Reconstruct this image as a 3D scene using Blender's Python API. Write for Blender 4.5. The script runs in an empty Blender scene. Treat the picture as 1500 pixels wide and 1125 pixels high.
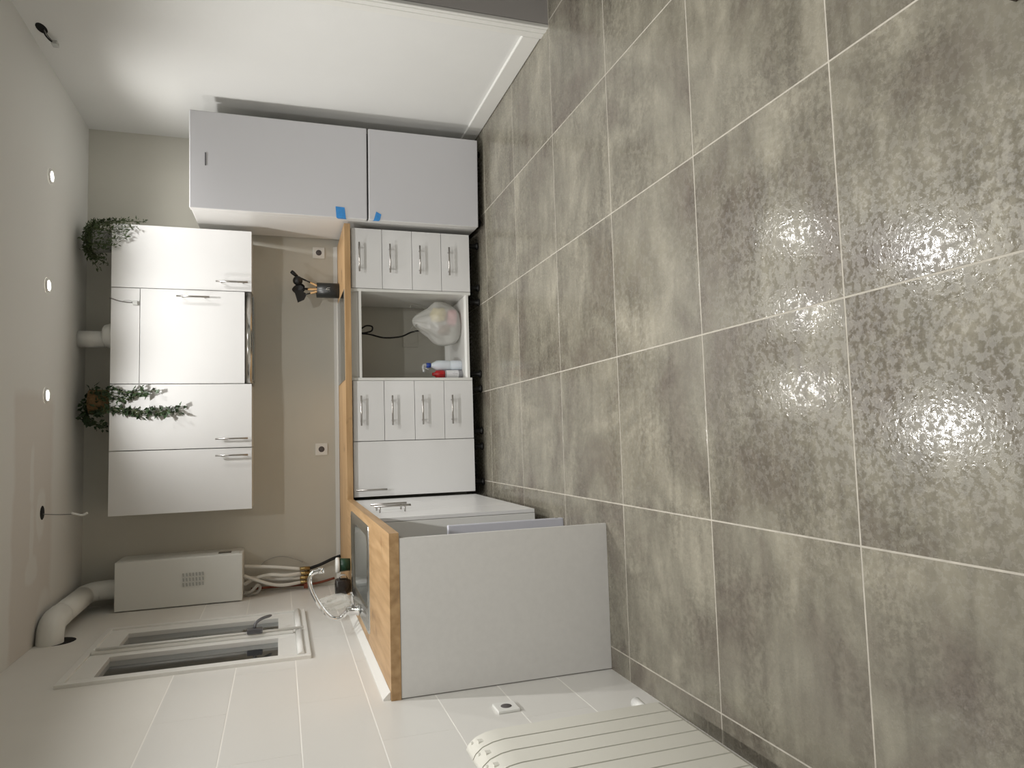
import bpy, bmesh, math, random
from mathutils import Vector, Matrix
PI = math.pi
random.seed(7)
scene = bpy.context.scene
COL = scene.collection

# ------------------------------------------------------------------ camera
FPX, CAM_H = 1027.17, 1.31077          # focal length in pixels of the 1500 px side, eye height
right = Vector((0.99662766, -0.08194498, -0.00428034))
down = Vector((-0.02978418, -0.31264846, -0.94940183))
fwd = Vector((0.07646047, 0.94632762, -0.31403477))
cam_d = bpy.data.cameras.new('camera')
cam_d.sensor_fit = 'HORIZONTAL'
cam_d.sensor_width = 36.0
cam_d.lens = 36.0 * FPX / 1500.0
cam_d.clip_start = 0.02
cam = bpy.data.objects.new('camera', cam_d)
COL.objects.link(cam)
m = Matrix.Identity(4)                 # the phone was held sideways: picture right = room down
for i in range(3):
    m[i][0], m[i][1], m[i][2] = down[i], right[i], -fwd[i]
m[2][3] = CAM_H
cam.matrix_world = m
scene.camera = cam

# ------------------------------------------------------------------ world (night outside) and exposure
w = bpy.data.worlds.new('night'); scene.world = w
w.use_nodes = True
w.node_tree.nodes['Background'].inputs[0].default_value = (0.30, 0.34, 0.42, 1)
w.node_tree.nodes['Background'].inputs[1].default_value = 0.03
scene.view_settings.view_transform = 'Standard'
scene.view_settings.look = 'None'
scene.view_settings.gamma = 1.0
scene.view_settings.use_curve_mapping = False
scene.view_settings.exposure = 0.1
SPOT_W = 13.5                          # watts of each ceiling lamp
SPOT_COL = (1.0, 0.985, 0.962)

# ------------------------------------------------------------------ room measures (metres)
XL, XR, YB, ZC = -0.975, 2.105, 5.09, 2.495
YF = -1.7
DOOR0, DOOR1 = 2.33, 3.19              # doorway in the right wall

# ------------------------------------------------------------------ materials
MATS = {}
def mat(name, col, rough=0.5, metal=0.0, var=0.0, vscale=6.0, bump=0.0, bscale=80.0, trans=0.0, alpha=1.0,
        emit=None, estr=0.0, coat=0.0, spec=0.5, detail=4.0, stretch=None, sss=0.0):
    if name in MATS: return MATS[name]
    mt = bpy.data.materials.new(name); mt.use_nodes = True
    nt = mt.node_tree; b = nt.nodes['Principled BSDF']
    b.inputs['Base Color'].default_value = (*col, 1)
    b.inputs['Roughness'].default_value = rough
    b.inputs['Metallic'].default_value = metal
    b.inputs['Transmission Weight'].default_value = trans
    b.inputs['Alpha'].default_value = alpha
    b.inputs['Coat Weight'].default_value = coat
    b.inputs['Specular IOR Level'].default_value = spec
    if sss: b.inputs['Subsurface Weight'].default_value = sss
    if emit:
        b.inputs['Emission Color'].default_value = (*emit, 1)
        b.inputs['Emission Strength'].default_value = estr
    tc = nt.nodes.new('ShaderNodeTexCoord')
    src = tc.outputs['Object']
    if stretch:
        mp = nt.nodes.new('ShaderNodeMapping'); mp.inputs['Scale'].default_value = stretch
        nt.links.new(src, mp.inputs['Vector']); src = mp.outputs['Vector']
    if var:
        n = nt.nodes.new('ShaderNodeTexNoise'); n.inputs['Scale'].default_value = vscale; n.inputs['Detail'].default_value = detail
        nt.links.new(src, n.inputs['Vector'])
        r = nt.nodes.new('ShaderNodeValToRGB')
        r.color_ramp.elements[0].position = 0.3; r.color_ramp.elements[1].position = 0.7
        r.color_ramp.elements[0].color = (*[max(0, c * (1 - var)) for c in col], 1)
        r.color_ramp.elements[1].color = (*[min(1, c * (1 + var)) for c in col], 1)
        nt.links.new(n.outputs['Fac'], r.inputs['Fac']); nt.links.new(r.outputs['Color'], b.inputs['Base Color'])
    if bump:
        n2 = nt.nodes.new('ShaderNodeTexNoise'); n2.inputs['Scale'].default_value = bscale; n2.inputs['Detail'].default_value = 3
        nt.links.new(src, n2.inputs['Vector'])
        bp = nt.nodes.new('ShaderNodeBump'); bp.inputs['Strength'].default_value = bump; bp.inputs['Distance'].default_value = 0.004
        nt.links.new(n2.outputs['Fac'], bp.inputs['Height']); nt.links.new(bp.outputs['Normal'], b.inputs['Normal'])
    MATS[name] = mt
    return mt

mat('front_white', (0.77, 0.77, 0.765), 0.32, var=0.015, vscale=3)
mat('carcass_white', (0.74, 0.74, 0.71), 0.5)
mat('panel_grey', (0.70, 0.69, 0.67), 0.5, var=0.02, vscale=40)
mat('steel', (0.46, 0.44, 0.42), 0.28, metal=1.0)
mat('hood_steel', (0.66, 0.65, 0.62), 0.2, metal=1.0)
mat('chrome', (0.80, 0.80, 0.80), 0.07, metal=1.0)
mat('sink_steel', (0.55, 0.56, 0.55), 0.24, metal=1.0, bump=0.03, bscale=300)
mat('brass', (0.42, 0.30, 0.13), 0.35, metal=1.0)
mat('copper', (0.22, 0.060, 0.030), 0.45, metal=0.3, var=0.2, vscale=40)
mat('black_plastic', (0.012, 0.012, 0.012), 0.45)
mat('black_rubber', (0.006, 0.006, 0.006), 0.7)
mat('white_plastic', (0.80, 0.80, 0.77), 0.35)
mat('hose_white', (0.78, 0.77, 0.72), 0.45, bump=0.25, bscale=220)
mat('hose_grey', (0.42, 0.41, 0.38), 0.5)
mat('enamel', (0.76, 0.765, 0.73), 0.38)
mat('radiator_white', (0.74, 0.73, 0.66), 0.35)
mat('back_paint', (0.62, 0.605, 0.54), 0.85, var=0.03, vscale=2.0, bump=0.06, bscale=120)
mat('white_paint', (0.76, 0.76, 0.74), 0.8, var=0.015, vscale=2.5, bump=0.08, bscale=90)
mat('left_paint', (0.735, 0.72, 0.675), 0.8, var=0.02, vscale=3, bump=0.05, bscale=90)
mat('hall_and_shaded_jamb', (0.42, 0.40, 0.385), 0.8)  # grey of the hall; on the door jamb it holds the shade
mat('trim_white', (0.78, 0.775, 0.74), 0.4)
mat('wall_tile', (0.745, 0.735, 0.70), 0.30, var=0.01, vscale=2, bump=0.02, bscale=25)
mat('wall_grout', (0.90, 0.885, 0.84), 0.9)
mat('floor_grout', (0.47, 0.44, 0.38), 0.9, var=0.12, vscale=30)
mat('fridge_front', (0.60, 0.60, 0.625), 0.42, bump=0.05, bscale=400)
mat('fridge_side', (0.78, 0.77, 0.75), 0.35)
mat('gasket', (0.03, 0.03, 0.035), 0.6)
mat('badge', (0.16, 0.16, 0.17), 0.35, metal=0.5)
mat('blue_tape', (0.045, 0.27, 0.66), 0.6, var=0.12, vscale=60)
mat('hob_glass', (0.01, 0.011, 0.011), 0.06, coat=0.3)
mat('hob_edge', (0.75, 0.72, 0.65), 0.25, metal=1.0)
mat('cup_black', (0.018, 0.019, 0.018), 0.35)
mat('logo_white', (0.55, 0.57, 0.55), 0.5)
mat('wood_handle', (0.42, 0.24, 0.09), 0.5, var=0.2, vscale=30, stretch=(4, 4, 0.6))
mat('bottle_white', (0.72, 0.78, 0.84), 0.3, sss=0.1)
mat('blue_cap', (0.02, 0.06, 0.36), 0.35)
mat('clear_nozzle', (0.75, 0.77, 0.77), 0.2, trans=0.5)
mat('red_plastic', (0.42, 0.012, 0.014), 0.3, var=0.35, vscale=40)
mat('bottle_grey', (0.34, 0.34, 0.36), 0.3)
mat('label_white', (0.78, 0.78, 0.80), 0.5)
mat('print_dark', (0.10, 0.10, 0.12), 0.5)
mat('pot_grey', (0.30, 0.30, 0.28), 0.6, bump=0.2, bscale=60)
mat('basket', (0.17, 0.10, 0.04), 0.8, var=0.3, vscale=60, bump=0.5, bscale=120)
mat('leaf_green', (0.055, 0.085, 0.030), 0.5, var=0.45, vscale=25)
mat('leaf_dark', (0.030, 0.058, 0.022), 0.5, var=0.45, vscale=25)
mat('stem', (0.10, 0.12, 0.05), 0.6)
mat('soil', (0.04, 0.03, 0.02), 0.9)
mat('green_plastic', (0.008, 0.045, 0.022), 0.4)
mat('dark_hole', (0.006, 0.005, 0.005), 1.0)
mat('socket_hole', (0.10, 0.09, 0.09), 0.7)
mat('cable_grey', (0.20, 0.19, 0.18), 0.5)
mat('connector', (0.75, 0.76, 0.74), 0.25, trans=0.3)
mat('vent_grey', (0.46, 0.47, 0.45), 0.5)
mat('display', (0.02, 0.015, 0.012), 0.15)
mat('board_shaded', (0.60, 0.61, 0.68), 0.4)  # white board, the bluish grey of its shade put into the colour
mat('dark_wood', (0.030, 0.016, 0.008), 0.5, var=0.3, vscale=12)
mat('lamp_lens', (1, 1, 1), 0.5, emit=(1.0, 0.96, 0.88), estr=70.0)
mat('packet_yellow', (0.75, 0.62, 0.20), 0.5, var=0.15, vscale=20)
mat('packet_pink', (0.80, 0.34, 0.42), 0.5, var=0.15, vscale=20)
mat('packet_brown', (0.20, 0.09, 0.035), 0.5, var=0.4, vscale=30)
mat('night_outside', (0.035, 0.04, 0.045), 0.9, var=0.3, vscale=3)

def wood(name, stretch):
    mt = bpy.data.materials.new(name); mt.use_nodes = True; nt = mt.node_tree; b = nt.nodes['Principled BSDF']
    tc = nt.nodes.new('ShaderNodeTexCoord'); mp = nt.nodes.new('ShaderNodeMapping'); mp.inputs['Scale'].default_value = stretch
    nt.links.new(tc.outputs['Object'], mp.inputs['Vector'])
    n = nt.nodes.new('ShaderNodeTexNoise'); n.inputs['Scale'].default_value = 6; n.inputs['Detail'].default_value = 8; n.inputs['Distortion'].default_value = 0.15
    nt.links.new(mp.outputs['Vector'], n.inputs['Vector'])
    r = nt.nodes.new('ShaderNodeValToRGB'); e = r.color_ramp.elements
    e[0].position = 0.28; e[0].color = (0.345, 0.205, 0.090, 1); e[1].position = 0.66; e[1].color = (0.50, 0.325, 0.165, 1)
    nt.links.new(n.outputs['Fac'], r.inputs['Fac'])
    n2 = nt.nodes.new('ShaderNodeTexNoise'); n2.inputs['Scale'].default_value = 5.5; n2.inputs['Detail'].default_value = 3
    nt.links.new(tc.outputs['Object'], n2.inputs['Vector'])
    r2 = nt.nodes.new('ShaderNodeValToRGB'); e = r2.color_ramp.elements          # knots and dark streaks
    e[0].position = 0.27; e[0].color = (0.35, 0.30, 0.26, 1); e[1].position = 0.37; e[1].color = (1, 1, 1, 1)
    nt.links.new(n2.outputs['Fac'], r2.inputs['Fac'])
    mx = nt.nodes.new('ShaderNodeMixRGB'); mx.blend_type = 'MULTIPLY'; mx.inputs[0].default_value = 0.8
    nt.links.new(r.outputs['Color'], mx.inputs[1]); nt.links.new(r2.outputs['Color'], mx.inputs[2])
    nt.links.new(mx.outputs['Color'], b.inputs['Base Color'])
    b.inputs['Roughness'].default_value = 0.45
    MATS[name] = mt
wood('oak_x', (0.5, 5, 5)); wood('oak_y', (5, 0.5, 5))

def floor_tile_material():
    mt = bpy.data.materials.new('floor_tile'); mt.use_nodes = True; nt = mt.node_tree; b = nt.nodes['Principled BSDF']
    N = nt.nodes.new; Lk = nt.links.new
    tc = N('ShaderNodeTexCoord'); oi = N('ShaderNodeObjectInfo')
    mul = N('ShaderNodeMath'); mul.operation = 'MULTIPLY'; mul.inputs[1].default_value = 53.0
    Lk(oi.outputs['Random'], mul.inputs[0])
    cmb = N('ShaderNodeCombineXYZ'); Lk(mul.outputs[0], cmb.inputs[0]); Lk(mul.outputs[0], cmb.inputs[1]); Lk(mul.outputs[0], cmb.inputs[2])
    add = N('ShaderNodeVectorMath'); add.operation = 'ADD'; Lk(tc.outputs['Object'], add.inputs[0]); Lk(cmb.outputs[0], add.inputs[1])
    V = add.outputs[0]
    def noise(scale, detail=4, dist=0.0, rough=0.55, stretch=None):
        n = N('ShaderNodeTexNoise'); n.inputs['Scale'].default_value = scale; n.inputs['Detail'].default_value = detail
        n.inputs['Distortion'].default_value = dist; n.inputs['Roughness'].default_value = rough
        if stretch:
            mp = N('ShaderNodeMapping'); mp.inputs['Scale'].default_value = stretch; Lk(V, mp.inputs['Vector']); Lk(mp.outputs['Vector'], n.inputs['Vector'])
        else: Lk(V, n.inputs['Vector'])
        return n.outputs['Fac']
    def ramp(src, p0, c0, p1, c1):
        r = N('ShaderNodeValToRGB'); e = r.color_ramp.elements
        e[0].position = p0; e[0].color = (*c0, 1); e[1].position = p1; e[1].color = (*c1, 1); Lk(src, r.inputs['Fac']); return r.outputs['Color']
    cl = N('ShaderNodeValToRGB'); e = cl.color_ramp.elements                    # warm dark, grey-green, pale
    e[0].position = 0.30; e[0].color = (0.150, 0.130, 0.108, 1); e[1].position = 0.76; e[1].color = (0.345, 0.322, 0.262, 1)
    e2 = cl.color_ramp.elements.new(0.50); e2.color = (0.218, 0.204, 0.165, 1)
    Lk(noise(2.6, 5, 0.7, 0.58), cl.inputs['Fac']); cloud = cl.outputs['Color']
    streak = ramp(noise(8, 5, 0.5, 0.6, stretch=(0.55, 2.2, 1)), 0.28, (0.78, 0.77, 0.76), 0.70, (1.16, 1.16, 1.14))
    mot = ramp(noise(52, 6, 0.2, 0.66), 0.45, (0.72, 0.71, 0.70), 0.55, (1.02, 1.02, 1.02))
    area = ramp(noise(3.0, 2, 0.3), 0.42, (0, 0, 0), 0.62, (1, 1, 1))          # where the fine speckle shows
    ms = N('ShaderNodeMixRGB'); Lk(area, ms.inputs[0]); ms.inputs[1].default_value = (0.97, 0.97, 0.97, 1); Lk(mot, ms.inputs[2])
    m1 = N('ShaderNodeMixRGB'); m1.blend_type = 'MULTIPLY'; m1.inputs[0].default_value = 1; Lk(cloud, m1.inputs[1]); Lk(streak, m1.inputs[2])
    m2 = N('ShaderNodeMixRGB'); m2.blend_type = 'MULTIPLY'; m2.inputs[0].default_value = 0.75; Lk(m1.outputs[0], m2.inputs[1]); Lk(ms.outputs[0], m2.inputs[2])
    Lk(m2.outputs[0], b.inputs['Base Color'])
    rg = ramp(noise(60, 5, 0.3, 0.65), 0.45, (0.09, 0.09, 0.09), 0.56, (0.36, 0.36, 0.36))
    Lk(rg, b.inputs['Roughness'])
    bp = N('ShaderNodeBump'); bp.inputs['Strength'].default_value = 0.13; bp.inputs['Distance'].default_value = 0.003
    Lk(noise(95, 3, 0.4, 0.5), bp.inputs['Height']); Lk(bp.outputs['Normal'], b.inputs['Normal'])
    b.inputs['Specular IOR Level'].default_value = 0.5
    MATS['floor_tile'] = mt
floor_tile_material()

def ceiling_material():
    # painted white on the window-far side, bare plasterboard with filler patches and seams towards the left wall
    mt = bpy.data.materials.new('ceiling_plaster'); mt.use_nodes = True; nt = mt.node_tree; b = nt.nodes['Principled BSDF']
    N = nt.nodes.new; Lk = nt.links.new
    tc = N('ShaderNodeTexCoord'); sp = N('ShaderNodeSeparateXYZ'); Lk(tc.outputs['Object'], sp.inputs[0])
    n = N('ShaderNodeTexNoise'); n.inputs['Scale'].default_value = 5; n.inputs['Detail'].default_value = 5
    Lk(tc.outputs['Object'], n.inputs['Vector'])
    def math(op, a, bb):
        k = N('ShaderNodeMath'); k.operation = op
        for i, v in enumerate((a, bb)):
            if isinstance(v, (int, float)): k.inputs[i].default_value = v
            else: Lk(v, k.inputs[i])
        return k.outputs[0]
    wob = math('MULTIPLY', math('SUBTRACT', n.outputs['Fac'], 0.5), 0.10)
    x = math('ADD', sp.outputs[0], wob); y = math('ADD', sp.outputs[1], wob)
    def step(v, a, bb):
        k = N('ShaderNodeMapRange'); k.clamp = True; Lk(v, k.inputs['Value'])
        k.inputs['From Min'].default_value = a; k.inputs['From Max'].default_value = bb
        return k.outputs['Result']
    bare = math('MULTIPLY', math('SUBTRACT', 1.0, step(x, 0.26, 0.32)), step(y, 3.84, 3.88))
    bare = math('MULTIPLY', bare, math('SUBTRACT', 1.0, step(y, 4.42, 4.48)))
    def patch(px, py, rx, ry):
        dx = math('DIVIDE', math('SUBTRACT', x, px), rx); dy = math('DIVIDE', math('SUBTRACT', y, py), ry)
        d = math('ADD', math('MULTIPLY', dx, dx), math('MULTIPLY', dy, dy))
        return math('SUBTRACT', 1.0, step(d, 0.6, 1.2))
    fill = patch(-0.59, 4.15, 0.075, 0.09)
    for q in ((-0.32, 4.27, 0.13, 0.07), (-0.42, 4.13, 0.16, 0.035), (-0.12, 4.13, 0.16, 0.03), (-0.86, 4.36, 0.14, 0.13)):
        fill = math('MAXIMUM', fill, patch(*q))
    bare = math('MULTIPLY', bare, math('SUBTRACT', 1.0, math('MULTIPLY', fill, 0.75)))
    mx = N('ShaderNodeMixRGB'); Lk(bare, mx.inputs[0])
    mx.inputs[1].default_value = (0.68, 0.675, 0.64, 1); mx.inputs[2].default_value = (0.615, 0.585, 0.54, 1)
    Lk(mx.outputs[0], b.inputs['Base Color']); b.inputs['Roughness'].default_value = 0.85
    MATS['ceiling_plaster'] = mt
ceiling_material()

def bag_material():
    mt = bpy.data.materials.new('bag_film'); mt.use_nodes = True; nt = mt.node_tree; b = nt.nodes['Principled BSDF']
    out = nt.nodes['Material Output']
    b.inputs['Base Color'].default_value = (0.80, 0.80, 0.77, 1); b.inputs['Roughness'].default_value = 0.3
    tr = nt.nodes.new('ShaderNodeBsdfTransparent'); tr.inputs[0].default_value = (0.97, 0.97, 0.95, 1)
    mx = nt.nodes.new('ShaderNodeMixShader'); mx.inputs[0].default_value = 0.50
    nt.links.new(tr.outputs[0], mx.inputs[1]); nt.links.new(b.outputs[0], mx.inputs[2]); nt.links.new(mx.outputs[0], out.inputs['Surface'])
    MATS['bag_film'] = mt
    m2 = mt.copy(); m2.name = 'clear_film'
    m2.node_tree.nodes['Mix Shader'].inputs[0].default_value = 0.35
    m2.node_tree.nodes['Principled BSDF'].inputs['Roughness'].default_value = 0.12
    MATS['clear_film'] = m2
    g = bpy.data.materials.new('pane_glass'); g.use_nodes = True; nt = g.node_tree; b = nt.nodes['Principled BSDF']
    b.inputs['Base Color'].default_value = (0.9, 0.93, 0.95, 1); b.inputs['Roughness'].default_value = 0.03
    b.inputs['Transmission Weight'].default_value = 1.0; b.inputs['IOR'].default_value = 1.45
    MATS['pane_glass'] = g
bag_material()

# ------------------------------------------------------------------ mesh helpers
ORG = {}
def empty(name, loc):
    o = bpy.data.objects.new(name, None); o.empty_display_size = 0.05
    COL.objects.link(o); o.location = loc; ORG[o.name] = Vector(loc); return o

def tag(o, label=None, cat=None, group=None, kind=None):
    if label: o['label'] = label
    if cat: o['category'] = cat
    if group: o['group'] = group
    if kind: o['kind'] = kind
    return o

class MB:
    """collects shapes in room coordinates; build() links them as one mesh object"""
    def __init__(s): s.v = []; s.f = []; s.smooth = []; s.mi = []
    def add(s, vs, fs, smooth=False, mi=0):
        k = len(s.v); s.v += [Vector(p) for p in vs]
        for f in fs: s.f.append([k + i for i in f]); s.smooth.append(smooth); s.mi.append(mi)
        return s
    def box(s, x0, x1, y0, y1, z0, z1, bev=0.0, mi=0):
        if bev <= 0:
            vs = [(x, y, z) for z in (z0, z1) for y in (y0, y1) for x in (x0, x1)]
            return s.add(vs, [(0, 2, 3, 1), (4, 5, 7, 6), (0, 1, 5, 4), (2, 6, 7, 3), (0, 4, 6, 2), (1, 3, 7, 5)], mi=mi)
        bm = bmesh.new(); bmesh.ops.create_cube(bm, size=1)
        for v in bm.verts: v.co = Vector(((x0 + x1) / 2 + v.co.x * (x1 - x0), (y0 + y1) / 2 + v.co.y * (y1 - y0), (z0 + z1) / 2 + v.co.z * (z1 - z0)))
        bmesh.ops.bevel(bm, geom=list(bm.edges), offset=bev, segments=2, profile=0.6, affect='EDGES')
        bm.verts.index_update()
        s.add([v.co.copy() for v in bm.verts], [[v.index for v in f.verts] for f in bm.faces], mi=mi); bm.free(); return s
    def tube(s, pts, r, n=12, cap=True, mi=0):
        pts = [Vector(p) for p in pts]; rs = r if isinstance(r, (list, tuple)) else [r] * len(pts)
        t0 = (pts[1] - pts[0]).normalized()
        u = t0.orthogonal().normalized(); rings = []
        for i, p in enumerate(pts):
            t = (pts[min(i + 1, len(pts) - 1)] - pts[max(i - 1, 0)]).normalized()
            u = (u - t * u.dot(t)).normalized(); w_ = t.cross(u)
            rings.append([p + (u * math.cos(a) + w_ * math.sin(a)) * rs[i] for a in [2 * PI * k / n for k in range(n)]])
        vs = [q for rg in rings for q in rg]; fs = []
        for i in range(len(pts) - 1):
            for k in range(n): fs.append((i * n + k, i * n + (k + 1) % n, (i + 1) * n + (k + 1) % n, (i + 1) * n + k))
        s.add(vs, fs, True, mi)
        if cap:
            s.add(rings[0], [list(range(n))[::-1]], False, mi); s.add(rings[-1], [list(range(n))], False, mi)
        return s
    def lathe(s, c, prof, n=24, axis='z', smooth=True, mi=0):
        c = Vector(c); vs = []
        for (r, h) in prof:
            for k in range(n):
                a = 2 * PI * k / n; p = (r * math.cos(a), r * math.sin(a), h)
                if axis == 'y': p = (p[0], p[2], p[1])
                if axis == 'x': p = (p[2], p[0], p[1])
                vs.append(c + Vector(p))
        fs = []
        for i in range(len(prof) - 1):
            for k in range(n): fs.append((i * n + k, i * n + (k + 1) % n, (i + 1) * n + (k + 1) % n, (i + 1) * n + k))
        s.add(vs, fs, smooth, mi); return s
    def prism(s, poly, axis, a0, a1, smooth=False, mi=0):
        """poly: 2-D outline; axis: extrusion axis; x->(y,z) y->(x,z) z->(x,y)"""
        def P(p, a):
            return {'x': (a, p[0], p[1]), 'y': (p[0], a, p[1]), 'z': (p[0], p[1], a)}[axis]
        n = len(poly); vs = [P(p, a0) for p in poly] + [P(p, a1) for p in poly]
        fs = [list(range(n))[::-1], list(range(n, 2 * n))]
        s.add(vs, fs, False, mi)
        s.add(vs, [(i, (i + 1) % n, n + (i + 1) % n, n + i) for i in range(n)], smooth, mi); return s
    def build(s, name, mats, parent=None, origin=None, label=None, weld=True):
        mats = mats if isinstance(mats, (list, tuple)) else [mats]
        if origin is None:
            xs = [v.x for v in s.v]; ys = [v.y for v in s.v]; zs = [v.z for v in s.v]
            origin = Vector(((min(xs) + max(xs)) / 2, (min(ys) + max(ys)) / 2, min(zs)))
        origin = Vector(origin)
        me = bpy.data.meshes.new(name)
        me.from_pydata([tuple(v - origin) for v in s.v], [], s.f)
        for mn in mats: me.materials.append(MATS[mn])
        for p, sm, mi in zip(me.polygons, s.smooth, s.mi): p.use_smooth = sm; p.material_index = mi
        bm = bmesh.new(); bm.from_mesh(me)
        if weld: bmesh.ops.remove_doubles(bm, verts=bm.verts, dist=1e-6)
        bmesh.ops.recalc_face_normals(bm, faces=bm.faces)
        bm.to_mesh(me); bm.free(); me.update()
        o = bpy.data.objects.new(name, me); COL.objects.link(o)
        ORG[o.name] = origin
        if parent is not None:
            o.parent = parent; o.location = origin - ORG[parent.name]
        else: o.location = origin
        if label: o['label'] = label
        return o

def share(src, name, parent, world_loc):
    """another object on the same mesh data"""
    o = bpy.data.objects.new(name, src.data); COL.objects.link(o)
    ORG[o.name] = Vector(world_loc)
    if parent is not None: o.parent = parent; o.location = Vector(world_loc) - ORG[parent.name]
    else: o.location = world_loc
    return o

def smooth_path(pts, n=8):
    P = [Vector(p) for p in pts]; P = [P[0] * 2 - P[1]] + P + [P[-1] * 2 - P[-2]]; out = []
    for i in range(1, len(P) - 2):
        for k in range(n):
            t = k / n
            out.append(0.5 * ((2 * P[i]) + (P[i + 1] - P[i - 1]) * t + (2 * P[i - 1] - 5 * P[i] + 4 * P[i + 1] - P[i + 2]) * t * t + (3 * P[i] - P[i - 1] - 3 * P[i + 1] + P[i + 2]) * t ** 3))
    out.append(P[-2]); return out

def box(name, x0, x1, y0, y1, z0, z1, mt, parent=None, bev=0.0, label=None):
    return MB().box(x0, x1, y0, y1, z0, z1, bev).build(name, mt, parent, label=label)

S = 'structure'
# ------------------------------------------------------------------ floor with its tiles
TX, TY, G = 0.6, 0.6112, 0.0048
X0, Y0 = 0.3177, 1.3520
floor = tag(box('floor', XL - 0.1, 3.4, YF - 0.1, YB + 0.1, -0.06, -0.0005, 'floor_grout'), 'light grout bed under the grey floor tiles', 'floor', kind=S)
tile_cache = {}
def floor_tile(xa, xb, ya, yb):
    key = (round(xb - xa, 3), round(yb - ya, 3))
    loc = ((xa + xb) / 2, (ya + yb) / 2, -0.006)
    if key in tile_cache: return share(tile_cache[key], 'floor_tile', floor, loc)
    c = 0.0004
    b = MB(); lo = [(xa, ya), (xb, ya), (xb, yb), (xa, yb)]; hi = [(xa + c, ya + c), (xb - c, ya + c), (xb - c, yb - c), (xa + c, yb - c)]
    vs = [(*p, -0.006) for p in lo] + [(*p, -c) for p in lo] + [(*p, 0.0) for p in hi]
    fs = [(8, 9, 10, 11)] + [(i, (i + 1) % 4, 4 + (i + 1) % 4, 4 + i) for i in range(4)] + [(4 + i, 4 + (i + 1) % 4, 8 + (i + 1) % 4, 8 + i) for i in range(4)] + [(3, 2, 1, 0)]
    b.add(vs, fs)
    o = b.build('floor_tile', 'floor_tile', floor, origin=loc); tile_cache[key] = o; return o
for i in range(-3, 6):
    for j in range(-5, 7):
        xa, xb = X0 + i * TX + G / 2, X0 + (i + 1) * TX - G / 2
        ya, yb = Y0 + j * TY + G / 2, Y0 + (j + 1) * TY - G / 2
        xa, xb = max(xa, XL), min(xb, 3.3); ya, yb = max(ya, YF), min(yb, YB)
        if xb - xa < 0.02 or yb - ya < 0.02: continue
        floor_tile(xa, xb, ya, yb)

# ------------------------------------------------------------------ ceiling and walls
tag(MB().box(XL - 0.1, 3.4, YF - 0.1, YB + 0.1, ZC, ZC + 0.1).build('ceiling', 'ceiling_plaster', origin=(0, 0, ZC)),
    'pale ceiling with bare plasterboard strip and filler patches', 'ceiling', kind=S)
tag(box('wall_back', XL - 0.1, 3.4, YB, YB + 0.1, 0, ZC, 'back_paint'), 'greige painted wall behind the kitchen units', 'wall', kind=S)
tag(box('wall_front', XL - 0.1, 3.4, YF - 0.1, YF, 0, ZC, 'white_paint'), 'white wall closing the room opposite the kitchen units', 'wall', kind=S)
wr = MB(); wr.box(XR, XR + 0.14, DOOR1 + 0.02, YB, 0, ZC); wr.box(XR, XR + 0.14, YF, DOOR0 - 0.02, 0, ZC); wr.box(XR, XR + 0.14, DOOR0 - 0.02, DOOR1 + 0.02, 2.12, ZC)
tag(wr.build('wall_right', 'white_paint'), 'white plastered wall beside the fridge', 'wall', kind=S)
tag(box('wall_hallway', 3.3, 3.4, YF, YB, 0, ZC, 'hall_and_shaded_jamb'), 'grey wall of the unlit hallway beyond the doorway', 'wall', kind=S)

# left wall with the window opening and its tiles
WY0, WY1, WZ0, WZ1 = 3.415, 4.37, 1.18, 2.20
wl = MB(); T = 0.14
for (ya, yb, za, zb) in ((YF, WY0, 0, ZC), (WY1, YB, 0, ZC), (WY0, WY1, 0, WZ0), (WY0, WY1, WZ1, ZC)):
    wl.box(XL - T, XL - 0.0006, ya, yb, za, zb)
wall_left = tag(wl.build('wall_left', 'wall_grout'), 'wall with white tiles and a window above the sink', 'wall', kind=S)
up = MB()
for (ya, yb, za, zb) in ((YF, WY0, 1.753, ZC), (WY1, YB, 1.753, ZC), (WY0, WY1, WZ1, ZC)):
    up.box(XL - 0.004, XL, ya, yb, za, zb)
up.build('plaster', 'left_paint', wall_left, label='cream painted plaster above the tiles')
wt_cache = {}
def wall_tile(ya, yb, za, zb):
    key = (round(yb - ya, 3), round(zb - za, 3)); loc = (XL - 0.004, (ya + yb) / 2, za)
    if key in wt_cache: share(wt_cache[key], 'wall_tile', wall_left, loc); return
    wt_cache[key] = MB().box(XL - 0.004, XL, ya, yb, za, zb, 0.0003).build('wall_tile', 'wall_tile', wall_left, origin=loc)
for r_ in range(7):
    za, zb = r_ * 0.25 + 0.0022, (r_ + 1) * 0.25 - 0.0022
    off = 2.85 if r_ % 2 == 0 else 2.40
    for k in range(-6, 4):
        ya, yb = off + k * 0.9 + 0.0006, off + (k + 1) * 0.9 - 0.0006
        ya, yb = max(ya, YF), min(yb, YB)
        if yb - ya < 0.02: continue
        if zb <= WZ0 or yb <= WY0 or ya >= WY1: wall_tile(ya, yb, za, zb); continue
        if ya < WY0 - 0.01: wall_tile(ya, WY0, za, zb)
        if yb > WY1 + 0.01: wall_tile(WY1, yb, za, zb)
        if za < WZ0 - 0.01: wall_tile(max(ya, WY0), min(yb, WY1), za, WZ0)

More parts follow.
